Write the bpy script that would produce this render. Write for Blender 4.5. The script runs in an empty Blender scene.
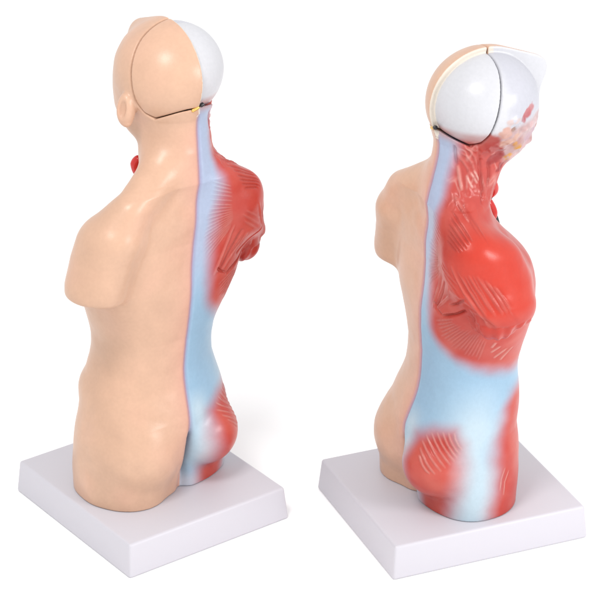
import bpy, math, random
import numpy as np
import openvdb as vdb
from mathutils import Vector

random.seed(4)
rng = np.random.default_rng(7)
SC = bpy.context.scene
COL = SC.collection
F32 = np.float32

# ------------------------------------------------------------------ fields
VOX = 0.0046
LO = np.array([-0.60, -0.46, 0.176]); HI = np.array([0.80, 0.46, 2.64])
NX, NY, NZ = [int(math.ceil(v)) for v in (HI - LO) / VOX]
gx = (LO[0] + VOX * np.arange(NX)).astype(F32)
gy = (LO[1] + VOX * np.arange(NY)).astype(F32)
gz = (LO[2] + VOX * np.arange(NZ)).astype(F32)

CXK = ([.17, .60, .84, 1.0, 1.4, 1.7, 2.0, 2.3, 2.6], [.0, .012, .03, .05, .092, .13, .165, .19, .20])
CYK = ([.17, .60, .84, 1.0, 1.5, 1.8, 1.95, 2.1, 2.6], [.0, -.02, .01, .02, .0, -.05, -.01, .045, .05])
def cxf(z): return np.interp(z, *CXK)
def cyf(z): return np.interp(z, *CYK)

def smin(a, b, k):
    h = np.clip(0.5 + 0.5 * (b - a) / k, 0, 1)
    return b + (a - b) * h - k * h * (1 - h)
def smax(a, b, k): return -smin(-a, -b, k)

class Field:
    def __init__(s, z0=None, z1=None):
        s.d = np.full((NX, NY, NZ), 0.5, F32)
    def box(s, lo, hi):
        sl = []
        for i, g in enumerate((gx, gy, gz)):
            a = int(np.searchsorted(g, lo[i])); b = int(np.searchsorted(g, hi[i]))
            sl.append(slice(max(a, 0), max(b, 1)))
        x = gx[sl[0]][:, None, None]; y = gy[sl[1]][None, :, None]; z = gz[sl[2]][None, None, :]
        xc = x - cxf(z).astype(F32); yc = y - cyf(z).astype(F32)
        return tuple(sl), xc, yc, z
    def add(s, fn, lo, hi, k=0.03):
        lo = np.array(lo) ; hi = np.array(hi)
        c0, c1 = cxf(lo[2]), cxf(hi[2])
        m = .06 + 1.6 * k
        lo = lo + [min(c0, c1) - m, -.05 - m, -m]; hi = hi + [max(c0, c1) + m, .05 + m, m]
        sl, x, y, z = s.box(lo, hi)
        d = fn(x, y, z)
        s.d[sl] = smin(s.d[sl], d, k) if k > 0 else np.minimum(s.d[sl], d)
    def cut(s, fn, lo, hi, k=0.01):          # remove where fn < 0
        sl, x, y, z = s.box(np.array(lo) - .02 + [0, 0, 0], np.array(hi) + [.25, .02, .02])
        s.d[sl] = smax(s.d[sl], -fn(x, y, z), k)

def ell(c, r):
    c = np.array(c, F32); r = np.array(r, F32)
    def fn(x, y, z):
        q = np.sqrt(((x - c[0]) / r[0]) ** 2 + ((y - c[1]) / r[1]) ** 2 + ((z - c[2]) / r[2]) ** 2)
        return (q - 1) * r.min()
    return fn, c - r, c + r
def cone(a, b, ra, rb, sy=1.0):
    a = np.array(a, F32); b = np.array(b, F32)
    ab = b - a; L = float(ab @ ab)
    def fn(x, y, z):
        t = np.clip(((x - a[0]) * ab[0] + (y - a[1]) * ab[1] + (z - a[2]) * ab[2]) / L, 0, 1)
        d = np.sqrt((x - a[0] - t * ab[0]) ** 2 + ((y - a[1] - t * ab[1]) / sy) ** 2 + (z - a[2] - t * ab[2]) ** 2)
        return (d - (ra + (rb - ra) * t)) * min(1, sy)
    m = max(ra, rb) * max(1, sy)
    return fn, np.minimum(a, b) - m, np.maximum(a, b) + m

#            z     W     back  front
CORE = np.array([
    [0.15, .400, .225, .270],
    [0.30, .410, .240, .290],
    [0.50, .395, .285, .298],
    [0.62, .370, .268, .288],
    [0.70, .355, .250, .290],
    [0.76, .334, .236, .282],
    [0.81, .315, .232, .275],
    [0.88, .297, .235, .255],
    [0.95, .297, .240, .250],
    [1.02, .308, .246, .258],
    [1.12, .348, .254, .275],
    [1.25, .385, .256, .290],
    [1.40, .385, .232, .290],
    [1.52, .370, .232, .250],
    [1.62, .300, .226, .160],
    [1.72, .190, .196, .100],
    [1.80, .164, .165, .095],
    [1.95, .160, .152, .105],
    [2.12, .130, .130, .130]])
def core(x, y, z):
    zz = z.ravel()
    ks = CORE[:, 0]
    def sm(col):
        v = np.interp(zz, ks, CORE[:, col])
        n = 11; p = np.pad(v, n, mode='edge')
        return np.convolve(p, np.ones(2 * n + 1) / (2 * n + 1), 'valid').astype(F32)[None, None, :]
    W, B, Fr = sm(1), sm(2), sm(3)
    tb = np.clip((.09 - y) / .18, 0, 1); D = Fr + (B - Fr) * (tb * tb * (3 - 2 * tb))
    n = 2.35
    q = (np.abs(x / W) ** n + np.abs(y / D) ** n) ** (1 / n)
    return (q - 1) * np.minimum(W, D) * .95

def build_body():
    f = Field()
    f.add(core, (-.45, -.33, .17), (.45, .35, 2.02), 0)
    f.add(*ell((-.165, -.119, .415), (.213, .203, .225)), k=.045)       # buttocks
    f.add(*ell((-.192, -.070, .20), (.193, .216, .29)), k=.045)
    f.add(*ell((.195, -.130, .432), (.185, .205, .178)), k=.03)
    def cleft(x, y, z):
        w = .010 + .05 * np.clip((.34 - z) / .2, 0, 1)
        return np.sqrt(((x - .040) / w) ** 2 + ((y + .36) / .17) ** 2) * w - w + .25 * np.clip(z - .50, 0, 9)
    f.cut(cleft, (-.2, -.46, .17), (.2, -.1, .8), .04)
    f.add(*ell((-.240, .110, .69), (.085, .12, .10)), k=.025)
    # shoulders
    for s, ax, ay, az, sx in ((-1, .385, -.125, 1.60, .155), (1, .355, -.10, 1.54, .160)):
        f.add(*cone((s * .16, -.088, 1.705), (s * (ax - .03), ay, az + .045), .072, .108), k=.12)
        f.add(*ell((s * .20, -.145, 1.42), (.17, .095, .24)), k=.07)           # shoulder blade
        f.add(*ell((s * .16, .15 - .05 * (s > 0), 1.33), (.15, .12, .14)), k=.05)              # chest
    f.add(*cone((.05, -.095, 1.86), (.31, -.110, 1.66), .070, .095), k=.12)
    def stump(s, low, a, b, r0, r1, sy):
        c, lo, hi = cone(a, b, r0, r1, sy)
        def fn(x, y, z):
            rise = 1.1 * np.clip(-.10 - y, 0, 1) - .03 * np.clip((y + .08) / .08, 0, 1) if s > 0 else 0
            return smax(c(x, y, z), (low + rise + .10 * (np.abs(x) - .45) - z), .022)
        return fn, lo, hi
    f.add(*stump(-1, 1.30, (-.385, -.115, 1.57), (-.425, -.115, 1.36), .155, .150, 1.10), k=.045)
    f.add(*stump(1, 1.320, (.320, -.062, 1.585), (.390, -.048, 1.37), .136, .155, 1.32), k=.07)
    f.add(*cone((.425, -.060, 1.42), (.450, -.060, 1.322), .105, .086, 1.15), k=.008)  # cut arm inside the deltoid
    # head
    head(f, True)
    return f

SKIN_T = .026
def head_solid(x, y, z):
    def full(off):
        a = ell((0.008, -.025, 2.280), (.270 - off, .277 - off, .255 - off))[0](x, y, z)
        b = ell((-.01, .09, 2.10), (.185 - off, .155 - off, .19 - off))[0](x, y, z)
        return smin(a, b, .09)
    L = full(0)
    # forehead of the skin half is thick
    fh = ell((.0, .192, 2.395), (.055, .090, .068))[0](x, y, z)
    L = smin(L, fh, .075)
    L = smax(L, x - 0.0, .008)
    R = full(SKIN_T) + (.008 * np.clip((y + .05) / .2, 0, 1)).astype(F32)
    return smin(L, R, .004)

# lower/front limits of the removable cap, in the (y, z) plane
CAP = np.array([[-.50, 2.185], [-.26, 2.170], [-.20, 2.140], [-.155, 2.118], [-.120, 2.145], [-.100, 2.20], [-.080, 2.30], [-.055, 2.40], [-.035, 2.47], [-.02, 2.56], [-.02, 2.70], [-.5, 2.70]])
def poly_sdf(y, z):
    P = CAP.astype(F32)
    d = np.full(np.broadcast(y, z).shape, 9., F32); inside = np.zeros(d.shape, bool)
    for i in range(len(P)):
        a, b = P[i], P[(i + 1) % len(P)]
        e = b - a
        t = np.clip(((y - a[0]) * e[0] + (z - a[1]) * e[1]) / (e @ e), 0, 1)
        d = np.minimum(d, (y - a[0] - t * e[0]) ** 2 + (z - a[1] - t * e[1]) ** 2)
        c = ((a[1] <= z) & (b[1] > z)) | ((b[1] <= z) & (a[1] > z))
        xi = a[0] + (z - a[1]) / (e[1] if abs(e[1]) > 1e-6 else 1e-6) * e[0]
        inside ^= c & (y < xi)
    d = np.sqrt(d)
    return np.where(inside, -d, d)

def head(f, main):
    def fn(x, y, z):
        h = head_solid(x, y, z)
        p = poly_sdf(y, z)
        if main:
            return smax(h, -(p - .0025), .006)
        return smax(h, p + .002, .010)
    f.add(fn, (-.28, -.30, 1.9), (.28, .38, 2.6), .035 if main else 0)
    if main:
        f.add(*cone((0, -.055, 1.64), (0.0, -.085, 2.115), .098, .162), k=.06)
        f.add(*cone((-.08, -.09, 1.91), (-.32, -.14, 1.73), .085, .09), k=.08)
        # ear of the skin half
        f.add(*ell((-.258, -.055, 2.155), (.044, .046, .084)), k=.012)
        f.cut(ell((-.300, -.072, 2.172), (.026, .022, .050))[0], (-.4, -.2, 2.0), (-.1, .2, 2.3), .008)
        f.cut(lambda x, y, z: poly_sdf(y, z) - .002, (-.25, -.4, 2.0), (.45, .3, 2.6), .006)
        f.add(*ell((-.05, .215, 2.14), (.035, .05, .05)), k=.05)

def to_mesh(f, name):
    a = f.d.copy()
    a[:, :, 0] = np.maximum(a[:, :, 0], .01)
    g = vdb.FloatGrid(background=.5)
    g.copyFromArray(a)
    pts, tris, quads = g.convertToPolygons(isovalue=0.0, adaptivity=0.0)
    P = pts * VOX + LO
    fc = [tuple(q) for q in quads.tolist()] + [tuple(t) for t in tris.tolist()]
    return P, fc

def link_mesh(name, P, faces, mat, parent=None):
    me = bpy.data.meshes.new(name)
    me.from_pydata(P.tolist() if hasattr(P, 'tolist') else P, [], faces)
    me.polygons.foreach_set('use_smooth', [True] * len(me.polygons))
    me.update()
    o = bpy.data.objects.new(name, me); COL.objects.link(o)
    if mat: me.materials.append(mat)
    if parent: o.parent = parent
    return o

def simple_mat(name, col, rough=.4):
    m = bpy.data.materials.new(name); m.use_nodes = True
    b = m.node_tree.nodes['Principled BSDF']
    b.inputs['Base Color'].default_value = (*col, 1); b.inputs['Roughness'].default_value = rough
    return m

# ------------------------------------------------------------------ surface relief and paint
# muscle fibres and furrows of the moulded surface: ((width, height, paint amount, tone), points on the figure)
STROKES = [
    ((.010, -0.012, 0.45, 'd'), [(.055, -.275, .285), (.11, -.270, .262), (.19, -.245, .250), (.28, -.215, .268), (.345, -.17, .30)]),
    ((0.0036, 0.0026, 0.5, 'l'), [(0.093, -0.204, 1.795), (0.114, -0.207, 1.786), (0.134, -0.21, 1.776), (0.156, -0.212, 1.766), (0.177, -0.215, 1.756), (0.199, -0.217, 1.746)]),
    ((0.0036, 0.0026, 0.5, 'l'), [(0.101, -0.207, 1.771), (0.121, -0.211, 1.763), (0.141, -0.214, 1.755), (0.162, -0.216, 1.746), (0.182, -0.218, 1.738), (0.203, -0.221, 1.729)]),
    ((0.0036, 0.0026, 0.5, 'l'), [(0.098, -0.209, 1.751), (0.119, -0.213, 1.744), (0.14, -0.216, 1.736), (0.163, -0.219, 1.728), (0.185, -0.222, 1.72), (0.207, -0.225, 1.712)]),
    ((0.0036, 0.0026, 0.5, 'l'), [(0.094, -0.21, 1.729), (0.116, -0.214, 1.722), (0.139, -0.218, 1.715), (0.163, -0.222, 1.708), (0.186, -0.225, 1.701), (0.21, -0.229, 1.693)]),
    ((0.0036, 0.0026, 0.5, 'l'), [(0.089, -0.211, 1.705), (0.113, -0.216, 1.698), (0.137, -0.221, 1.692), (0.162, -0.225, 1.685), (0.187, -0.228, 1.678), (0.212, -0.233, 1.672)]),
    ((0.0036, 0.0026, 0.5, 'l'), [(0.098, -0.216, 1.677), (0.121, -0.221, 1.672), (0.144, -0.225, 1.666), (0.168, -0.228, 1.66), (0.191, -0.232, 1.655), (0.213, -0.238, 1.65)]),
    ((0.0036, 0.0026, 0.5, 'l'), [(0.092, -0.219, 1.655), (0.117, -0.223, 1.651), (0.142, -0.226, 1.647), (0.167, -0.23, 1.644), (0.192, -0.234, 1.641), (0.215, -0.24, 1.639)]),
    ((0.0036, 0.0026, 0.5, 'l'), [(0.084, -0.223, 1.632), (0.112, -0.225, 1.631), (0.14, -0.228, 1.629), (0.167, -0.231, 1.628), (0.192, -0.236, 1.628), (0.217, -0.242, 1.629)]),
    ((0.0036, 0.0026, 0.5, 'l'), [(0.076, -0.227, 1.609), (0.107, -0.228, 1.61), (0.137, -0.229, 1.61), (0.166, -0.232, 1.612), (0.193, -0.238, 1.615), (0.219, -0.244, 1.619)]),
    ((0.0036, 0.0026, 0.5, 'l'), [(0.087, -0.231, 1.587), (0.116, -0.231, 1.591), (0.144, -0.232, 1.594), (0.172, -0.235, 1.598), (0.197, -0.24, 1.604), (0.221, -0.246, 1.611)]),
    ((0.0036, 0.0026, 0.5, 'l'), [(0.08, -0.233, 1.564), (0.11, -0.234, 1.57), (0.14, -0.235, 1.577), (0.17, -0.236, 1.584), (0.197, -0.241, 1.592), (0.223, -0.247, 1.602)]),
    ((0.0036, 0.0026, 0.5, 'l'), [(0.075, -0.236, 1.54), (0.106, -0.237, 1.55), (0.138, -0.237, 1.56), (0.169, -0.238, 1.57), (0.198, -0.242, 1.581), (0.225, -0.248, 1.595)]),
    ((0.0036, 0.0026, 0.5, 'l'), [(0.071, -0.239, 1.516), (0.103, -0.239, 1.529), (0.135, -0.24, 1.543), (0.168, -0.24, 1.556), (0.198, -0.242, 1.57), (0.226, -0.249, 1.587)]),
    ((0.0036, 0.0026, 0.5, 'l'), [(0.087, -0.241, 1.501), (0.116, -0.242, 1.516), (0.145, -0.242, 1.531), (0.175, -0.241, 1.546), (0.202, -0.243, 1.562), (0.227, -0.249, 1.58)]),
    ((0.0036, 0.0026, 0.5, 'l'), [(0.085, -0.242, 1.479), (0.115, -0.243, 1.497), (0.144, -0.244, 1.515), (0.173, -0.243, 1.533), (0.202, -0.244, 1.552), (0.226, -0.249, 1.574)]),
    ((0.0036, 0.0026, 0.5, 'l'), [(0.084, -0.243, 1.456), (0.113, -0.245, 1.478), (0.143, -0.245, 1.499), (0.173, -0.244, 1.52), (0.201, -0.244, 1.543), (0.226, -0.248, 1.568)]),
    ((0.0036, 0.0026, 0.5, 'l'), [(0.085, -0.243, 1.431), (0.113, -0.245, 1.457), (0.142, -0.247, 1.481), (0.173, -0.245, 1.505), (0.201, -0.245, 1.531), (0.225, -0.248, 1.559)]),
    ((0.0036, 0.0026, 0.5, 'l'), [(0.105, -0.245, 1.422), (0.129, -0.247, 1.447), (0.154, -0.247, 1.472), (0.181, -0.245, 1.495), (0.204, -0.246, 1.52), (0.225, -0.248, 1.548)]),
    ((0.0036, 0.0026, 0.5, 'l'), [(0.107, -0.247, 1.397), (0.131, -0.247, 1.425), (0.155, -0.248, 1.453), (0.181, -0.247, 1.479), (0.205, -0.246, 1.506), (0.225, -0.248, 1.537)]),
    ((0.006, 0.006, 0.55, 'l'), [(0.243, -0.251, 1.542), (0.223, -0.247, 1.466), (0.192, -0.248, 1.385), (0.157, -0.249, 1.295)]),
    ((0.006, 0.006, 0.5, 'l'), [(0.328, -0.256, 1.485), (0.299, -0.237, 1.421), (0.251, -0.24, 1.368), (0.199, -0.247, 1.315)]),
    ((0.006, 0.005, 0.4, 'l'), [(0.414, -0.187, 1.398), (0.424, -0.158, 1.357), (0.418, -0.147, 1.326), (0.418, -0.131, 1.291)]),
    ((0.006, -0.008, 0.6, 'd'), [(0.291, -0.257, 1.508), (0.259, -0.248, 1.44), (0.222, -0.245, 1.372), (0.182, -0.247, 1.301)]),
    ((0.005, 0.003, 0.25, 'l'), [(0.269, -0.259, 1.596), (0.304, -0.263, 1.57), (0.347, -0.258, 1.538), (0.398, -0.244, 1.501)]),
    ((0.005, 0.003, 0.25, 'l'), [(0.289, -0.26, 1.554), (0.324, -0.26, 1.527), (0.363, -0.254, 1.496), (0.415, -0.229, 1.456)]),
    ((0.005, 0.003, 0.25, 'l'), [(0.286, -0.261, 1.612), (0.316, -0.264, 1.591), (0.353, -0.257, 1.565), (0.401, -0.24, 1.532)]),
    ((0.0045, -0.004, 0.45, 'd'), [(0.199, -0.169, 1.832), (0.251, -0.16, 1.812), (0.297, -0.152, 1.789), (0.34, -0.148, 1.764), (0.384, -0.145, 1.741)]),
    ((0.0045, -0.004, 0.45, 'd'), [(0.228, -0.178, 1.809), (0.271, -0.173, 1.791), (0.31, -0.169, 1.771), (0.35, -0.165, 1.751), (0.388, -0.161, 1.731)]),
    ((0.0045, -0.004, 0.45, 'd'), [(0.242, -0.193, 1.784), (0.282, -0.19, 1.767), (0.322, -0.188, 1.75), (0.362, -0.185, 1.733), (0.395, -0.18, 1.713)]),
    ((0.0045, -0.004, 0.45, 'd'), [(0.253, -0.204, 1.761), (0.29, -0.202, 1.748), (0.328, -0.201, 1.735), (0.363, -0.198, 1.722), (0.392, -0.193, 1.705)]),
    ((0.0045, -0.004, 0.45, 'd'), [(0.265, -0.214, 1.739), (0.299, -0.214, 1.729), (0.332, -0.213, 1.72), (0.361, -0.211, 1.708), (0.386, -0.207, 1.694)]),
    ((0.0045, -0.004, 0.45, 'd'), [(0.279, -0.224, 1.717), (0.304, -0.224, 1.713), (0.328, -0.223, 1.707), (0.349, -0.221, 1.701), (0.368, -0.218, 1.693)]),
    ((0.007, 0.004, 0.35, 'l'), [(0.148, -0.151, 1.89), (0.192, -0.138, 1.863), (0.239, -0.123, 1.831), (0.297, -0.112, 1.799)]),
    ((0.008, 0.007, 0.45, 'l'), [(0.364, -0.248, 1.63), (0.398, -0.239, 1.561), (0.43, -0.224, 1.502), (0.468, -0.2, 1.455), (0.498, -0.168, 1.401), (0.504, -0.137, 1.355), (0.515, -0.119, 1.332)]),
    ((0.006, 0.0045, 0.33, 'l'), [(0.436, -0.198, 1.6), (0.465, -0.174, 1.529), (0.5, -0.145, 1.463), (0.535, -0.109, 1.401)]),
    ((0.006, 0.0045, 0.33, 'l'), [(0.455, -0.166, 1.598), (0.482, -0.138, 1.528), (0.512, -0.108, 1.465), (0.539, -0.075, 1.406)]),
    ((0.006, 0.0045, 0.33, 'l'), [(0.471, -0.134, 1.574), (0.493, -0.106, 1.519), (0.518, -0.079, 1.466), (0.539, -0.052, 1.411)]),
    ((0.006, 0.0045, 0.33, 'l'), [(0.486, -0.102, 1.545), (0.503, -0.079, 1.501), (0.522, -0.056, 1.462), (0.536, -0.032, 1.421)]),
    ((0.006, 0.0045, 0.33, 'l'), [(0.414, -0.225, 1.585), (0.448, -0.204, 1.516), (0.485, -0.177, 1.456), (0.521, -0.149, 1.402)]),
    ((0.006, -0.01, 0.7, 'd'), [(0.173, -0.249, 1.335), (0.189, -0.248, 1.321), (0.202, -0.246, 1.306), (0.219, -0.243, 1.299), (0.236, -0.239, 1.291)]),
    ((0.007, -0.012, 0.6, 'd'), [(0.235, -0.238, 1.283), (0.27, -0.231, 1.301), (0.299, -0.221, 1.316), (0.324, -0.209, 1.328), (0.349, -0.193, 1.348), (0.381, -0.182, 1.372)]),
    ((0.006, -0.008, 0.5, 'd'), [(0.292, -0.228, 1.366), (0.317, -0.219, 1.382), (0.348, -0.213, 1.4), (0.402, -0.222, 1.44), (0.44, -0.222, 1.471)]),
    ((0.004, 0.0028, 0.32, 'l'), [(0.189, -0.243, 1.239), (0.226, -0.238, 1.258), (0.26, -0.232, 1.275), (0.289, -0.223, 1.29), (0.314, -0.212, 1.302)]),
    ((0.004, 0.0028, 0.32, 'l'), [(0.202, -0.239, 1.223), (0.232, -0.235, 1.241), (0.26, -0.229, 1.257), (0.285, -0.222, 1.272), (0.307, -0.214, 1.286)]),
    ((0.004, 0.0028, 0.32, 'l'), [(0.213, -0.235, 1.207), (0.243, -0.23, 1.228), (0.271, -0.223, 1.246), (0.296, -0.216, 1.264), (0.318, -0.206, 1.279)]),
    ((0.004, 0.0028, 0.32, 'l'), [(0.227, -0.229, 1.195), (0.258, -0.223, 1.218), (0.285, -0.216, 1.239), (0.309, -0.207, 1.259), (0.33, -0.197, 1.276)]),
    ((0.004, 0.0028, 0.32, 'l'), [(0.216, -0.227, 1.164), (0.255, -0.22, 1.196), (0.288, -0.21, 1.225), (0.319, -0.199, 1.251), (0.343, -0.185, 1.275)]),
    ((0.004, 0.0028, 0.32, 'l'), [(0.232, -0.22, 1.155), (0.263, -0.213, 1.183), (0.29, -0.205, 1.208), (0.315, -0.195, 1.232), (0.337, -0.185, 1.255)]),
    ((0.004, 0.0028, 0.32, 'l'), [(0.25, -0.211, 1.15), (0.279, -0.203, 1.179), (0.305, -0.194, 1.206), (0.33, -0.183, 1.232), (0.349, -0.171, 1.255)]),
    ((0.004, 0.0028, 0.32, 'l'), [(0.266, -0.201, 1.145), (0.294, -0.192, 1.175), (0.319, -0.181, 1.203), (0.342, -0.17, 1.231), (0.359, -0.156, 1.254)]),
    ((0.004, 0.0028, 0.32, 'l'), [(0.261, -0.194, 1.117), (0.293, -0.184, 1.155), (0.321, -0.173, 1.19), (0.347, -0.16, 1.224), (0.365, -0.143, 1.253)]),
    ((0.004, 0.0028, 0.32, 'l'), [(0.277, -0.181, 1.113), (0.3, -0.173, 1.144), (0.321, -0.164, 1.173), (0.341, -0.154, 1.202), (0.357, -0.143, 1.228)]),
    ((0.004, 0.0028, 0.32, 'l'), [(0.29, -0.167, 1.11), (0.311, -0.159, 1.141), (0.329, -0.15, 1.171), (0.347, -0.141, 1.201), (0.362, -0.13, 1.228)]),
    ((0.004, 0.0028, 0.32, 'l'), [(0.299, -0.152, 1.106), (0.319, -0.145, 1.138), (0.336, -0.137, 1.169), (0.352, -0.128, 1.199), (0.365, -0.118, 1.228)]),
    ((0.004, 0.0028, 0.32, 'l'), [(0.293, -0.141, 1.076), (0.315, -0.134, 1.116), (0.335, -0.126, 1.155), (0.352, -0.116, 1.191), (0.367, -0.105, 1.226)]),
    ((0.004, 0.0028, 0.32, 'l'), [(0.3, -0.125, 1.073), (0.317, -0.12, 1.105), (0.332, -0.114, 1.137), (0.346, -0.108, 1.167), (0.358, -0.101, 1.197)]),
    ((0.004, 0.0028, 0.32, 'l'), [(0.307, -0.109, 1.07), (0.322, -0.104, 1.102), (0.336, -0.099, 1.133), (0.348, -0.094, 1.163), (0.359, -0.087, 1.193)]),
    ((0.004, 0.0028, 0.32, 'l'), [(0.313, -0.091, 1.067), (0.326, -0.087, 1.097), (0.338, -0.084, 1.127), (0.349, -0.08, 1.156), (0.359, -0.075, 1.184)]),
    ((0.004, 0.0028, 0.32, 'l'), [(0.31, -0.075, 1.042), (0.322, -0.072, 1.076), (0.336, -0.07, 1.11), (0.348, -0.067, 1.143), (0.358, -0.063, 1.174)]),
    ((0.0036, 0.0022, 0.22, 'l'), [(0.426, -0.212, 1.593), (0.452, -0.195, 1.531), (0.481, -0.173, 1.473), (0.516, -0.147, 1.419)]),
    ((0.0036, 0.0022, 0.22, 'l'), [(0.446, -0.183, 1.6), (0.469, -0.164, 1.537), (0.496, -0.142, 1.477), (0.527, -0.114, 1.421)]),
    ((0.0036, 0.0022, 0.22, 'l'), [(0.464, -0.15, 1.587), (0.485, -0.131, 1.523), (0.513, -0.107, 1.464), (0.539, -0.076, 1.404)]),
    ((0.0036, 0.0022, 0.22, 'l'), [(0.478, -0.118, 1.56), (0.501, -0.1, 1.496), (0.529, -0.073, 1.437), (0.544, -0.036, 1.371)]),
    ((0.0036, 0.0022, 0.22, 'l'), [(0.491, -0.087, 1.534), (0.517, -0.066, 1.473), (0.539, -0.036, 1.41), (0.531, 0.013, 1.33)]),
    ((0.0036, 0.0022, 0.22, 'l'), [(0.398, -0.234, 1.609), (0.427, -0.219, 1.549), (0.457, -0.2, 1.492), (0.494, -0.175, 1.438)]),
    ((0.004, 0.002, 0.2, 'd'), [(0.194, -0.143, 1.857), (0.251, -0.123, 1.829), (0.309, -0.102, 1.791), (0.379, -0.096, 1.749)]),
    ((0.004, 0.002, 0.2, 'd'), [(0.191, -0.131, 1.868), (0.24, -0.106, 1.835), (0.296, -0.081, 1.796), (0.365, -0.075, 1.754)]),
    ((0.004, 0.002, 0.2, 'd'), [(0.216, -0.123, 1.849), (0.269, -0.1, 1.818), (0.323, -0.082, 1.779), (0.392, -0.076, 1.737)]),
    ((0.004, 0.002, 0.2, 'd'), [(0.178, -0.152, 1.866), (0.232, -0.13, 1.836), (0.295, -0.108, 1.8), (0.364, -0.102, 1.758)]),
    ((0.004, 0.002, 0.2, 'd'), [(0.243, -0.116, 1.832), (0.293, -0.092, 1.8), (0.352, -0.083, 1.763), (0.415, -0.074, 1.717)]),
    ((0.007, 0.005, 0.6, 'w'), [(0.335, -0.024, 1.089), (0.34, -0.01, 1.1), (0.344, 0.005, 1.111), (0.348, 0.02, 1.122)]),
    ((0.007, 0.005, 0.6, 'w'), [(0.32, -0.0, 1.045), (0.325, 0.02, 1.063), (0.331, 0.04, 1.08), (0.334, 0.062, 1.096)]),
    ((0.007, 0.005, 0.6, 'w'), [(0.311, 0.039, 1.022), (0.316, 0.057, 1.047), (0.322, 0.075, 1.072), (0.326, 0.095, 1.096)]),
    ((0.007, 0.005, 0.6, 'w'), [(0.347, -0.027, 1.121), (0.351, -0.022, 1.132), (0.355, -0.016, 1.143), (0.358, -0.01, 1.154)]),
    ((0.007, 0.006, 0.65, 'w'), [(0.12, -0.172, 2.023), (0.13, -0.153, 1.984), (0.143, -0.134, 1.943), (0.164, -0.122, 1.904)]),
    ((0.005, 0.004, 0.35, 'l'), [(0.121, -0.188, 2.085), (0.141, -0.158, 2.072), (0.151, -0.125, 2.041), (0.159, -0.091, 1.995)]),
    ((0.005, 0.004, 0.35, 'l'), [(0.138, -0.185, 2.116), (0.149, -0.157, 2.098), (0.155, -0.123, 2.067), (0.159, -0.092, 2.025)]),
    ((0.005, 0.004, 0.35, 'l'), [(0.109, -0.194, 2.07), (0.131, -0.161, 2.045), (0.147, -0.128, 2.01), (0.159, -0.097, 1.966)]),
    ((0.004, 0.003, 0.8, 'w'), [(0.154, -0.11, 1.992), (0.16, -0.092, 1.973), (0.164, -0.073, 1.952), (0.169, -0.056, 1.932)]),
    ((0.004, 0.003, 0.8, 'w'), [(0.15, -0.123, 1.978), (0.159, -0.107, 1.957), (0.168, -0.091, 1.935), (0.175, -0.075, 1.913)]),
    ((0.004, 0.003, 0.8, 'w'), [(0.157, -0.099, 2.001), (0.162, -0.083, 1.983), (0.164, -0.064, 1.962), (0.167, -0.047, 1.942)]),
    ((0.007, -0.007, 0.6, 'd'), [(0.172, -0.13, 2.114), (0.159, -0.088, 2.034), (0.165, -0.052, 1.965), (0.178, -0.024, 1.9), (0.195, -0.02, 1.856), (0.211, -0.023, 1.838)]),
    ((0.007, -0.007, 0.6, 'd'), [(0.102, -0.218, 2.12), (0.102, -0.206, 2.085), (0.108, -0.191, 2.053), (0.116, -0.177, 2.022)]),
    ((0.007, -0.007, 0.6, 'd'), [(0.155, -0.046, 2.04), (0.157, -0.022, 1.998), (0.163, -0.003, 1.952), (0.171, 0.003, 1.905)]),
    ((0.0046, 0.0045, 0.5, 'w'), [(0.251, -0.286, 0.533), (0.277, -0.288, 0.513), (0.298, -0.285, 0.493), (0.315, -0.277, 0.476), (0.331, -0.265, 0.463)]),
    ((0.0046, 0.0045, 0.5, 'w'), [(0.227, -0.269, 0.558), (0.27, -0.274, 0.536), (0.302, -0.27, 0.511), (0.326, -0.259, 0.487), (0.346, -0.244, 0.464)]),
    ((0.0046, 0.0045, 0.5, 'w'), [(0.208, -0.249, 0.586), (0.259, -0.252, 0.561), (0.301, -0.248, 0.535), (0.333, -0.235, 0.507), (0.356, -0.216, 0.478)]),
    ((0.0046, 0.0045, 0.5, 'w'), [(0.214, -0.234, 0.618), (0.257, -0.229, 0.584), (0.3, -0.225, 0.555), (0.334, -0.213, 0.524), (0.359, -0.194, 0.493)]),
    ((0.0046, 0.0045, 0.5, 'w'), [(0.236, -0.219, 0.637), (0.271, -0.209, 0.599), (0.307, -0.202, 0.567), (0.338, -0.189, 0.537), (0.362, -0.171, 0.507)]),
    ((0.0046, 0.0045, 0.5, 'w'), [(0.258, -0.203, 0.647), (0.288, -0.191, 0.61), (0.316, -0.18, 0.578), (0.341, -0.167, 0.549), (0.363, -0.149, 0.522)]),
    ((0.0046, 0.0045, 0.5, 'w'), [(0.281, -0.185, 0.654), (0.304, -0.174, 0.62), (0.325, -0.162, 0.589), (0.344, -0.15, 0.561), (0.361, -0.134, 0.538)]),
    ((0.0046, 0.0045, 0.5, 'w'), [(0.301, -0.165, 0.658), (0.318, -0.157, 0.626), (0.334, -0.145, 0.599), (0.348, -0.134, 0.575), (0.36, -0.119, 0.555)]),
    ((0.0046, 0.0045, 0.5, 'w'), [(0.32, -0.143, 0.659), (0.331, -0.138, 0.632), (0.342, -0.129, 0.611), (0.351, -0.119, 0.593), (0.359, -0.108, 0.579)]),
    ((0.004, 0.003, 0.5, 'w'), [(0.381, 0.11, 0.445), (0.388, 0.096, 0.418), (0.394, 0.083, 0.39), (0.398, 0.078, 0.359), (0.401, 0.072, 0.328)]),
    ((0.004, 0.003, 0.5, 'w'), [(0.372, 0.134, 0.42), (0.381, 0.119, 0.394), (0.388, 0.104, 0.367), (0.393, 0.099, 0.333), (0.397, 0.093, 0.298)]),
]

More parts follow.
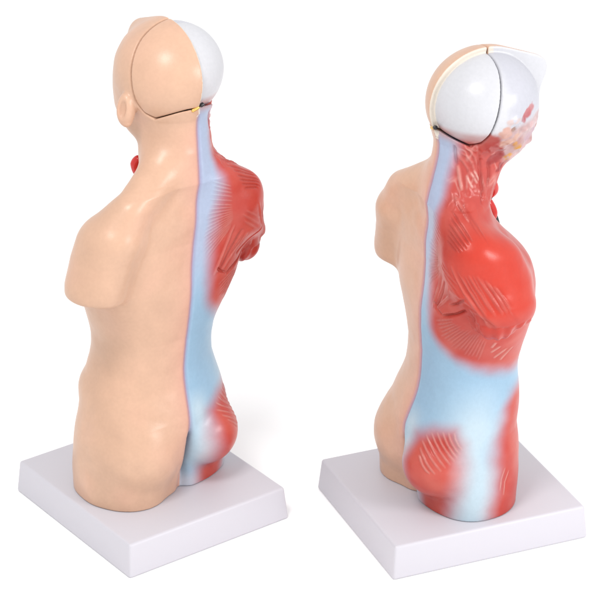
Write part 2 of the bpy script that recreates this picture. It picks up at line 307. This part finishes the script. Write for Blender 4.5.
def seg_weight(P, pts, w):
    """falloff of the distance to a polyline, tapered at its ends"""
    pts = np.array(pts, float)
    lo = pts.min(0) - 4 * w; hi = pts.max(0) + 4 * w
    idx = np.where(np.all((P > lo) & (P < hi), axis=1))[0]
    if len(idx) == 0: return idx, np.zeros(0)
    Q = P[idx]; best = np.full(len(idx), 9.); tt = np.zeros(len(idx))
    L = np.concatenate([[0], np.cumsum(np.linalg.norm(np.diff(pts, axis=0), axis=1))])
    for i in range(len(pts) - 1):
        a, b = pts[i], pts[i + 1]; e = b - a; n2 = e @ e
        t = np.clip(((Q - a) @ e) / n2, 0, 1)
        d = np.linalg.norm(Q - a - t[:, None] * e, axis=1)
        m = d < best
        best[m] = d[m]; tt[m] = (L[i] + t[m] * (L[i + 1] - L[i])) / L[-1]
    taper = np.clip(np.minimum(tt, 1 - tt) * 5, 0, 1) ** .6
    return idx, np.exp(-(best / w) ** 2) * taper

def xmid(z): return np.interp(z, [0, .75, 1.05, 1.5, 1.8, 2.1], [.043, .043, .038, .030, .022, .014])
def sstep(a, b, v):
    t = np.clip((v - a) / (b - a), 0, 1); return t * t * (3 - 2 * t)

_rn = np.random.default_rng(11).random((17, 17, 17))
_rot = np.linalg.qr(np.random.default_rng(5).normal(size=(3, 3)))[0]
def vnoise(P, f):
    q = (P @ _rot) * f; i = np.floor(q).astype(int); t = q - i; t = t * t * (3 - 2 * t)
    out = 0
    for a in (0, 1):
        for b in (0, 1):
            for c in (0, 1):
                wgt = (t[:, 0] if a else 1 - t[:, 0]) * (t[:, 1] if b else 1 - t[:, 1]) * (t[:, 2] if c else 1 - t[:, 2])
                out = out + wgt * _rn[(i[:, 0] + a) % 16, (i[:, 1] + b) % 16, (i[:, 2] + c) % 16]
    return out * 2 - 1

def polymask(th, z, poly, soft_th, soft_z):
    """soft mask of a polygon in (angle round the body, height)"""
    P = np.array(poly, float) / [soft_th, soft_z]
    x, y = th / soft_th, z / soft_z
    d = np.full(len(x), 1e9); ins = np.zeros(len(x), bool)
    for i in range(len(P)):
        a, b = P[i], P[(i + 1) % len(P)]; e = b - a
        t = np.clip(((x - a[0]) * e[0] + (y - a[1]) * e[1]) / (e @ e), 0, 1)
        d = np.minimum(d, np.hypot(x - a[0] - t * e[0], y - a[1] - t * e[1]))
        c = ((a[1] <= y) & (b[1] > y)) | ((b[1] <= y) & (a[1] > y))
        ins ^= c & (x < a[0] + (y - a[1]) / (e[1] if abs(e[1]) > 1e-9 else 1e-9) * e[0])
    return sstep(-1, 1, np.where(ins, d, -d))

SKIN = np.array([.525, .330, .230]); PINK = np.array([.56, .26, .22]); BLUE = np.array([.235, .365, .485]); LILAC = np.array([.33, .36, .48])
PALE = np.array([.40, .49, .545]); RED = np.array([.405, .042, .030]); ORANGE = np.array([.455, .032, .016]); DARK = np.array([.20, .012, .010])
NECK = np.array([.40, .060, .050]); LIGHT = np.array([.62, .26, .20]); WHITE = np.array([.485, .485, .510]); CREAM = np.array([.58, .52, .45]); PURPLE = np.array([.24, .16, .29])

def mix(c, d, t): return c + (d - c) * t[:, None]

def canon(P):
    z = P[:, 2]
    return np.stack([P[:, 0] - cxf(z), P[:, 1] - cyf(z), z], 1)

# painted patches of the face and the side of the neck: (x, y, z, radius, colour, amount, relief)
SPOTS = [
    ((.206, -.101, 2.150), 0.067, (.56, .12, .10), .9, 0.000), ((.187, -.060, 2.110), 0.056, (.54, .10, .09), .9, 0.000), ((.153, -.010, 2.050), 0.045, (.45, .06, .06), .9, -0.009),
    ((.222, .085, 2.275), 0.034, (.62, .16, .18), .9, -0.009), ((.205, .108, 2.295), 0.025, (.68, .26, .27), .8, -0.006), ((.226, .062, 2.252), 0.020, (.58, .16, .18), .7, -0.009),
    ((.233, -.028, 2.205), 0.038, (.80, .56, .46), .9, 0.009), ((.198, -.004, 2.145), 0.040, (.80, .58, .46), .9, 0.011), ((.205, .030, 2.165), 0.031, (.80, .60, .48), .9, 0.006),
    ((.233, .011, 2.213), 0.018, (.45, .28, .18), .7, -0.015),
    ((.245, .012, 2.262), 0.020, (.84, .82, .80), .9, 0.011), ((.249, -.020, 2.262), 0.020, (.84, .82, .80), .9, 0.009),
    ((.160, .165, 2.190), 0.029, (.82, .74, .76), .9, 0.012), ((.188, .115, 2.206), 0.025, (.84, .70, .72), .9, 0.012), ((.208, .075, 2.196), 0.022, (.84, .70, .70), .9, 0.012),
    ((.150, .128, 2.125), 0.034, (.66, .56, .66), .8, -0.005), ((.128, .166, 2.150), 0.031, (.70, .66, .76), .8, 0.000), ((.125, .141, 2.075), 0.040, (.80, .66, .70), .8, 0.006),
    ((.176, .055, 2.122), 0.019, (.80, .46, .08), .9, 0.007), ((.155, .082, 2.093), 0.025, (.84, .50, .06), .95, 0.012),
    ((.140, .058, 2.045), 0.025, (.84, .50, .10), .95, 0.012), ((.130, .090, 2.035), 0.028, (.80, .62, .62), .8, 0.005),
    ((.133, .040, 1.990), 0.027, (.40, .04, .05), .8, -0.009)]

def relief(P, N):
    """push the vertices of the casting along their normals: fibres, furrows, mid-line groove"""
    C = canon(P); x, y, z = C.T
    h = np.zeros(len(P))
    xm = xmid(z)
    back = (N[:, 1] < .3) & (y < .0) & (z < 2.13)
    g = np.exp(-((x - xm) / .010) ** 2) * back * sstep(.45, .65, z)
    h -= .0075 * g
    for (w, amp, am, tone), pts in STROKES:
        if amp > 0 : 
            idx, wt = seg_weight(C, pts, w * 2.0); h[idx] -= amp * .7 * wt
        idx, wt = seg_weight(C, pts, w); h[idx] += amp * 1.5 * wt
    for c, r, col, am, a in SPOTS:
        d = np.linalg.norm(C - np.array(c), axis=1); h += a * np.exp(-(d / r) ** 2) * (x > .02)
    face = (x > .05) * sstep(-.10, 0, y) * sstep(2.30, 2.22, z) * sstep(1.98, 2.02, z)
    h += .007 * face * vnoise(P, 30) + .003 * face * vnoise(P, 60)
    nk = (x > .06) * sstep(.125, .15, x) * sstep(1.80, 1.86, z) * sstep(2.14, 2.10, z)
    wp = P + .018 * np.stack([vnoise(P + 3, 14), vnoise(P + 7, 14), vnoise(P + 11, 14)], 1)
    h += nk * (.0035 * np.clip(1 - np.abs(vnoise(wp * [1, 1, .5], 34)) * 3.2, 0, 1) ** 2 + .003 * vnoise(P * [1, 1, .4], 26))
    # bundles inside the cut arm
    C2 = np.array([.43, -.05, 1.30]); d = np.linalg.norm(C - C2, axis=1)
    kn = (d < .16) * (z < 1.335) * (x > .37)
    h += .0035 * kn * np.sin(np.arctan2(C[:, 1] + .05, C[:, 0] - .43) * 11 + 2 * vnoise(P, 12))
    h += .0010 * vnoise(P, 22) + .0012 * vnoise(P, 9)
    return P + N * h[:, None]

def paint(P, N, spots=True):
    C = canon(P); x, y, z = C.T
    xm = xmid(z)
    dx = x - xm
    th = np.degrees(np.arctan2(dx, -y))
    n1 = vnoise(P, 7); n2 = vnoise(P, 21); n3 = vnoise(P, 70)
    # ---- muscle half
    jit = 2.2 * n1 + 1.2 * n2
    thb = np.interp(z, [1.0, 1.09, 1.18, 1.30, 1.41, 1.52, 1.60, 1.70, 1.80, 1.90, 2.00, 2.10, 2.15], [36, 29, 22, 20, 20, 21, 24, 29, 31, 27, 24, 24, 24]) + jit
    zl = np.interp(th, [25, 39, 52, 70, 90, 118, 160], [1.12, 1.09, 1.045, 1.00, .965, .94, .92]) + .008 * n2
    red_up = sstep(-11, 12, th - thb) * sstep(-.065, .06, z - zl)
    red_g = polymask(th + jit, z, [(25, .60), (44, .655), (62, .670), (70, .60), (72, .45), (65, .30), (58, .10), (24, .10), (18, .33), (18, .48)], 14, .06)
    ths = np.interp(z, [.1, .23, .34, .5, .64, .74, .80], [92, 93, 98, 101, 106, 111, 121]) + jit
    red_s = sstep(-14, 12, th - ths) * sstep(.86, .76, z)
    red = np.maximum(np.maximum(red_up, red_g), red_s)
    basec = np.tile(BLUE, (len(P), 1))
    basec = mix(basec, LILAC, sstep(1.15, 1.5, z) * .75)
    pale = np.exp(-((th - 80) / 28) ** 2) * sstep(.95, .6, z) + .8 * np.exp(-((th - 12) / 13) ** 2) * sstep(.75, .62, z) * sstep(.2, .4, z)
    basec = mix(basec, PALE, np.clip(pale * (1 + .3 * n1), 0, .9))
    basec = mix(basec, np.array([.46, .49, .56]), sstep(.3, .2, z) * sstep(40, 20, th))
    redc = np.tile(RED, (len(P), 1))
    delt = sstep(1.33, 1.42, z) * sstep(.30, .40, x) * sstep(1.95, 1.75, z)
    redc = mix(redc, ORANGE, delt * .8)
    redc = mix(redc, LIGHT, np.clip(.06 + .12 * n1 + .08 * n2, 0, .25) * (1 - delt * .7))
    redc = mix(redc, NECK, sstep(1.78, 1.90, z) * .9)
    wp = P + .018 * np.stack([vnoise(P + 3, 14), vnoise(P + 7, 14), vnoise(P + 11, 14)], 1)
    rg = np.clip(1 - np.abs(vnoise(wp * [1, 1, .5], 34)) * 3.2, 0, 1) ** 2
    redc = mix(redc, np.array([.64, .36, .32]), rg * .45 * sstep(-.2, .5, n2 + .3) * sstep(1.83, 1.93, z))
    for q0, rr, am in (((.29, -.20, 1.685), .10, .55), ((.20, -.22, 1.60), .09, .3), ((.35, -.20, 1.36), .12, .4), ((.16, -.06, 1.90), .06, .35)):  # deep red brushwork; the patch under the deltoid's rear edge paints in its shadow
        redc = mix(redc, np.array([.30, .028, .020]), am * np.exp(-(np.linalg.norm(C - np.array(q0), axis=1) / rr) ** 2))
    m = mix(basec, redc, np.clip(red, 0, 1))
    kn = (np.linalg.norm(C - np.array([.43, -.05, 1.30]), axis=1) < .16) * sstep(1.345, 1.325, z) * (x > .375)
    m = mix(m, np.array([.40, .030, .018]), kn * .8)
    # furrow along the lower edge of the shoulder muscle
    for (w, amp, am, tone), pts in STROKES:
        idx, wt = seg_weight(C, pts, w * (.9 if tone != 'd' else 1.1))
        if len(idx) == 0: continue
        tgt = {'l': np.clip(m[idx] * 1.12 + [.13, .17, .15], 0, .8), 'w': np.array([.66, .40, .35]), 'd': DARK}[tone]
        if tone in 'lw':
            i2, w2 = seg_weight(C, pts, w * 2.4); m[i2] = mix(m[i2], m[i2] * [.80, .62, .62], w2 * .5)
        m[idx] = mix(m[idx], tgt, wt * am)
    # ---- skin half
    sk = np.tile(SKIN, (len(P), 1)) * (1 + .05 * n1 + .03 * n2)[:, None]
    sk = mix(sk, PINK, .55 * np.exp(-np.clip(-dx, 0, 1) / .060) * (y < 0) * sstep(2.16, 2.0, z) + .12 * np.clip(n1, 0, 1))
    c = mix(sk, m, sstep(-.004, .004, dx))
    gl = np.exp(-((dx + .002) / .011) ** 2) * (y < .05) * (z < 2.14) * sstep(.3, .6, z)
    c = mix(c, PURPLE, .55 * gl)
    # ---- head: white bone on the right half, pale cut face of the thicker skin half
    hd = sstep(2.10, 2.16, z)
    facez = sstep(2.24, 2.20, z - .25 * np.clip(y - .05, -.1, .1))
    bonec = np.tile(WHITE, (len(P), 1)) * (1 + .03 * n1)[:, None]
    bonec = mix(bonec, np.array([.39, .39, .44]), .7 * sstep(-.06, .0, y) * (1 - facez))
    bonec = mix(bonec, np.array([.36, .18, .17]), (.75 + .25 * n2) * facez)
    right = sstep(-.002, .004, x)
    low = sstep(2.06, 2.12, z + .9 * np.clip(y + .03, -.06, .10))
    c = mix(c, bonec, right * low)
    for p, r, col, am, a in SPOTS:
        d = np.linalg.norm(C - np.array(p), axis=1)
        if not spots: break
        t = sstep(r * 1.10, r * .65, d + .010 * n3 + .006 * n2) * am * (x > .02)
        c = mix(c, np.array(col) * [.58, .46, .45], t)
    cutf = (np.abs(x) < .018) * sstep(.15, .35, N[:, 0]) * (z > 2.12)
    c = mix(c, np.where(y[:, None] < 0, CREAM, WHITE), cutf * 1.0)
    return np.clip(c, 0, 1)

def vnormals(P, faces):
    me = bpy.data.meshes.new('tmp'); me.from_pydata(P.tolist(), [], faces); me.update()
    n = np.zeros(len(P) * 3, np.float32); me.vertex_normals.foreach_get('vector', n)
    bpy.data.meshes.remove(me)
    return n.reshape(-1, 3)

def smooth_pts(P, faces, it=2):
    F = np.array([f if len(f) == 4 else (*f, f[2]) for f in faces])
    for k in range(it):
        S = np.zeros_like(P); c = np.zeros(len(P))
        for i in range(4):
            for j in (1, 3):
                np.add.at(S, F[:, i], P[F[:, (i + j) % 4]]); np.add.at(c, F[:, i], 1)
        A = S / np.maximum(c, 1)[:, None]
        keep = P[:, 2] > LO[2] + 2 * VOX
        P = np.where(keep[:, None], P + .5 * (A - P), P)
    return P

def piece(name, P, faces, mask, normals, colors, mat, parent):
    F = [f for f, m in zip(faces, mask) if m]
    used = np.unique(np.concatenate([np.array(f) for f in F]))
    remap = np.full(len(P), -1); remap[used] = np.arange(len(used))
    F = [tuple(int(remap[i]) for i in f) for f in F]
    o = link_mesh(name, P[used], F, mat, parent)
    me = o.data
    at = me.color_attributes.new('paint', 'FLOAT_COLOR', 'POINT')
    at.data.foreach_set('color', np.concatenate([colors[used], np.ones((len(used), 1))], 1).astype(np.float32).ravel())
    me.normals_split_custom_set_from_vertices(normals[used].tolist())
    return o

def painted_material():
    m = bpy.data.materials.new('painted_plastic'); m.use_nodes = True
    nt = m.node_tree; b = nt.nodes['Principled BSDF']
    a = nt.nodes.new('ShaderNodeVertexColor'); a.layer_name = 'paint'
    tc = nt.nodes.new('ShaderNodeTexCoord')
    n = nt.nodes.new('ShaderNodeTexNoise'); n.inputs['Scale'].default_value = 60; n.inputs['Detail'].default_value = 5
    nt.links.new(tc.outputs['Object'], n.inputs['Vector'])
    mr = nt.nodes.new('ShaderNodeMapRange'); mr.inputs['From Min'].default_value = .3; mr.inputs['From Max'].default_value = .7
    mr.inputs['To Min'].default_value = .975; mr.inputs['To Max'].default_value = 1.025
    nt.links.new(n.outputs['Fac'], mr.inputs['Value'])
    mx = nt.nodes.new('ShaderNodeVectorMath'); mx.operation = 'SCALE'
    nt.links.new(a.outputs['Color'], mx.inputs[0]); nt.links.new(mr.outputs['Result'], mx.inputs['Scale'])
    nt.links.new(mx.outputs['Vector'], b.inputs['Base Color'])
    b.inputs['Roughness'].default_value = .31
    b.inputs['Specular IOR Level'].default_value = .30
    n2 = nt.nodes.new('ShaderNodeTexNoise'); n2.inputs['Scale'].default_value = 130; n2.inputs['Detail'].default_value = 4
    nt.links.new(tc.outputs['Object'], n2.inputs['Vector'])
    bp = nt.nodes.new('ShaderNodeBump'); bp.inputs['Strength'].default_value = .12; bp.inputs['Distance'].default_value = .003
    nt.links.new(n2.outputs['Fac'], bp.inputs['Height']); nt.links.new(bp.outputs['Normal'], b.inputs['Normal'])
    return m

# ------------------------------------------------------------------ build
MODEL = bpy.data.objects.new('anatomical_torso_model', None); COL.objects.link(MODEL)
PM = painted_material()
white = simple_mat('white_plastic', (.505, .488, .530), .45)
P, fc = to_mesh(build_body(), 'body')
P = smooth_pts(P, fc, 2)
P = relief(P, vnormals(P, fc)); Nn = vnormals(P, fc)
colr = paint(P, Nn)
fcen = np.array([P[list(f)].mean(0) for f in fc]); fcan = canon(fcen); fx, fy, fz = fcan.T
fxm = xmid(fz)
is_skin = fx < fxm
is_ear = is_skin & (np.linalg.norm((fcan - np.array([-.262, -.055, 2.155])) / [.042, .050, .088], axis=1) < 1)
is_skull = (~is_skin) & (fz + .9 * np.clip(fy + .03, -.06, .10) > 2.09)
dl = cone((.320, -.062, 1.585), (.382, -.045, 1.37), .138, .158, 1.34)[0](fx, fy, fz)
is_delt = (~is_skin) & (dl < .004) & (fx > .30) & (fz > 1.32)
is_stump = (~is_skin) & (~is_delt) & (np.linalg.norm(fcan - np.array([.43, -.05, 1.30]), axis=1) < .16) & (fz < 1.40) & (fx > .37) 
rest = ~(is_skin | is_skull | is_delt | is_stump)
skin_o = piece('skin_half', P, fc, is_skin & ~is_ear, Nn, colr, PM, MODEL)
piece('ear', P, fc, is_ear, Nn, colr, PM, skin_o)
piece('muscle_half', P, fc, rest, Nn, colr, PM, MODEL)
piece('skull_half', P, fc, is_skull, Nn, colr, PM, MODEL)
piece('shoulder_muscle', P, fc, is_delt, Nn, colr, PM, MODEL)
piece('cut_arm', P, fc, is_stump, Nn, colr, PM, MODEL)
fcap = Field(); head(fcap, False)
P2, fc2 = to_mesh(fcap, 'skull_cap')
P2 = smooth_pts(P2, fc2, 1)
N2 = vnormals(P2, fc2); c2 = paint(P2, N2, False)
x2 = canon(np.array([P2[list(f)].mean(0) for f in fc2]))[:, 0]
cap = piece('skull_cap', P2, fc2, x2 < .001, N2, c2, PM, MODEL)
piece('bone_shell', P2, fc2, x2 >= .001, N2, c2, PM, cap)

# voice box with its vessels, hinge pin of the cap
def tube(pts, rad, n=14):
    V = []; F = []
    pts = [Vector(p) for p in pts]
    for i, p in enumerate(pts):
        t = (pts[min(i + 1, len(pts) - 1)] - pts[max(i - 1, 0)]).normalized()
        a = t.orthogonal().normalized(); b = t.cross(a)
        if i == 0: ref = a
        a = (ref - t * ref.dot(t)).normalized(); b = t.cross(a)
        for k in range(n):
            q = 2 * math.pi * k / n
            V.append(p + (a * math.cos(q) + b * math.sin(q)) * rad[i])
    for i in range(len(pts) - 1):
        for k in range(n):
            F.append((i * n + k, i * n + (k + 1) % n, (i + 1) * n + (k + 1) % n, (i + 1) * n + k))
    F.append(tuple(range(n))[::-1]); F.append(tuple((len(pts) - 1) * n + k for k in range(n)))
    return [tuple(v) for v in V], F
def rounded(pts, rad, sub=8):
    """a tube through the points with soft rounded ends"""
    P = [Vector(p) for p in pts]; out = []; rr = []
    m = (len(P) - 1) * sub
    for i in range(m + 1):
        k = min(int(i / sub), len(P) - 2); t = i / sub - k
        a, b, c, d = P[max(k - 1, 0)], P[k], P[k + 1], P[min(k + 2, len(P) - 1)]
        out.append(.5 * ((2 * b) + (c - a) * t + (2 * a - 5 * b + 4 * c - d) * t * t + (3 * b - a - 3 * c + d) * t ** 3)); q = i / m
        rr.append((rad[k] + (rad[k + 1] - rad[k]) * t) * max(.15, math.sqrt(max(0, 1 - abs(2 * q - 1) ** 6))))
    return tube(out, rr)
gloss_red = simple_mat('glossy_red_paint', (.50, .018, .014), .2)
gloss_black = simple_mat('black_paint', (.012, .010, .014), .25)
brass = simple_mat('brass', (.75, .48, .14), .3); brass.node_tree.nodes['Principled BSDF'].inputs['Metallic'].default_value = .9
lar = link_mesh('thyroid_gland', *rounded([(.100, .085, 1.835), (.090, .118, 1.805), (.082, .132, 1.770), (.074, .114, 1.735)], [.020, .030, .026, .020]), gloss_red, MODEL)
link_mesh('thyroid_lobe', *rounded([(.052, .090, 1.850), (.040, .112, 1.810), (.044, .100, 1.755)], [.018, .026, .020]), gloss_red, lar)
link_mesh('blood_vessel', *rounded([(.078, .110, 1.785), (.066, .136, 1.750), (.056, .136, 1.725), (.06, .10, 1.70)], [.008, .011, .011, .008]), gloss_black, lar)
link_mesh('carotid_artery', *rounded([(.085, .060, 1.76), (.098, .100, 1.715), (.112, .122, 1.665), (.120, .110, 1.62)], [.020, .026, .022, .014]), gloss_red, MODEL)
link_mesh('jugular_vein', *rounded([(.085, .080, 1.755), (.092, .112, 1.705), (.105, .138, 1.645), (.125, .150, 1.585), (.15, .15, 1.54)], [.009, .011, .011, .010, .008]), gloss_black, MODEL)
hp = link_mesh('hinge_pin', *rounded([(.140, -.222, 2.160), (.182, -.228, 2.176)], [.009, .009]), brass, MODEL)
link_mesh('pin_head', *rounded([(.185, -.229, 2.178), (.205, -.229, 2.186)], [.010, .010]), gloss_black, hp)

# base
W, L, H, dr = .4745*1.0, .524*1.0, .1764, .016
import bmesh
bm = bmesh.new()
vs = [bm.verts.new(v) for v in [(-W, -L, 0), (W, -L, 0), (W, L, 0), (-W, L, 0), (-W + dr, -L + dr, H), (W - dr, -L + dr, H), (W - dr, L - dr, H), (-W + dr, L - dr, H)]]
for q in [(3, 2, 1, 0), (4, 5, 6, 7), (0, 1, 5, 4), (1, 2, 6, 5), (2, 3, 7, 6), (3, 0, 4, 7)]: bm.faces.new([vs[i] for i in q])
bmesh.ops.bevel(bm, geom=bm.edges[:], offset=.014, segments=4, profile=.5, affect='EDGES')
me = bpy.data.meshes.new('base'); bm.to_mesh(me); bm.free()
me.polygons.foreach_set('use_smooth', [True] * len(me.polygons)); me.materials.append(white)
base = bpy.data.objects.new('base', me); COL.objects.link(base); base.parent = MODEL

MODEL['label'] = 'torso model on white base showing mostly its skin-coloured back, ear and cut left arm'
MODEL['category'] = 'anatomical model'; MODEL['group'] = 'anatomical torso models on white bases'
def copy_tree(o, parent=None):
    c = o.copy(); COL.objects.link(c); c.parent = parent
    for ch in list(o.children):
        copy_tree(ch, c)
    return c
M2 = copy_tree(MODEL)
M2['label'] = 'torso model on square white base turned to show its red muscle side and white skull'
MODEL.location = (-.7473, .1147, 0); MODEL.rotation_euler = (0, 0, .641)
M2.location = (.7507, .0344, 0); M2.rotation_euler = (0, 0, .3866 - math.pi / 2)

# floor
g = simple_mat('white_sweep', (.97, .97, .97), .9)
link_mesh('ground', [(-30, -30, 0), (30, -30, 0), (30, 30, 0), (-30, 30, 0)], [(0, 1, 2, 3)], g)['kind'] = 'structure'

w = bpy.data.worlds.new('World'); SC.world = w; w.use_nodes = True
w.node_tree.nodes['Background'].inputs[0].default_value = (.985, .99, 1, 1)
w.node_tree.nodes['Background'].inputs[1].default_value = .97
def area(name, d, dist, size, power, col=(1, 1, 1)):
    l = bpy.data.lights.new(name, 'AREA'); l.size = size; l.energy = power; l.color = col
    o = bpy.data.objects.new(name, l); COL.objects.link(o)
    d = Vector(d).normalized(); o.location = Vector((0, 0, 1.2)) + d * dist
    o.rotation_euler = (-d).to_track_quat('-Z', 'Y').to_euler()
    return o
area('softbox_high', (-.25, -.50, .81), 8, 2.2, 320, (1, .985, .96))
area('softbox_side', (.79, -.50, .36), 8, 2.4, 300)

# camera
e, D, zt = .4538, 12., 1.2
cam = bpy.data.cameras.new('camera'); co = bpy.data.objects.new('camera', cam); COL.objects.link(co)
co.location = (0, -D * math.cos(e), zt + D * math.sin(e)); co.rotation_euler = (math.pi / 2 - e, 0, 0)
cam.sensor_width = 36; cam.lens = 36 * 2508.5 / 600; cam.clip_end = 200
SC.camera = co
SC.view_settings.view_transform = 'Standard'; SC.view_settings.look = 'None'; SC.view_settings.gamma = 1
SC.view_settings.exposure = 0.08
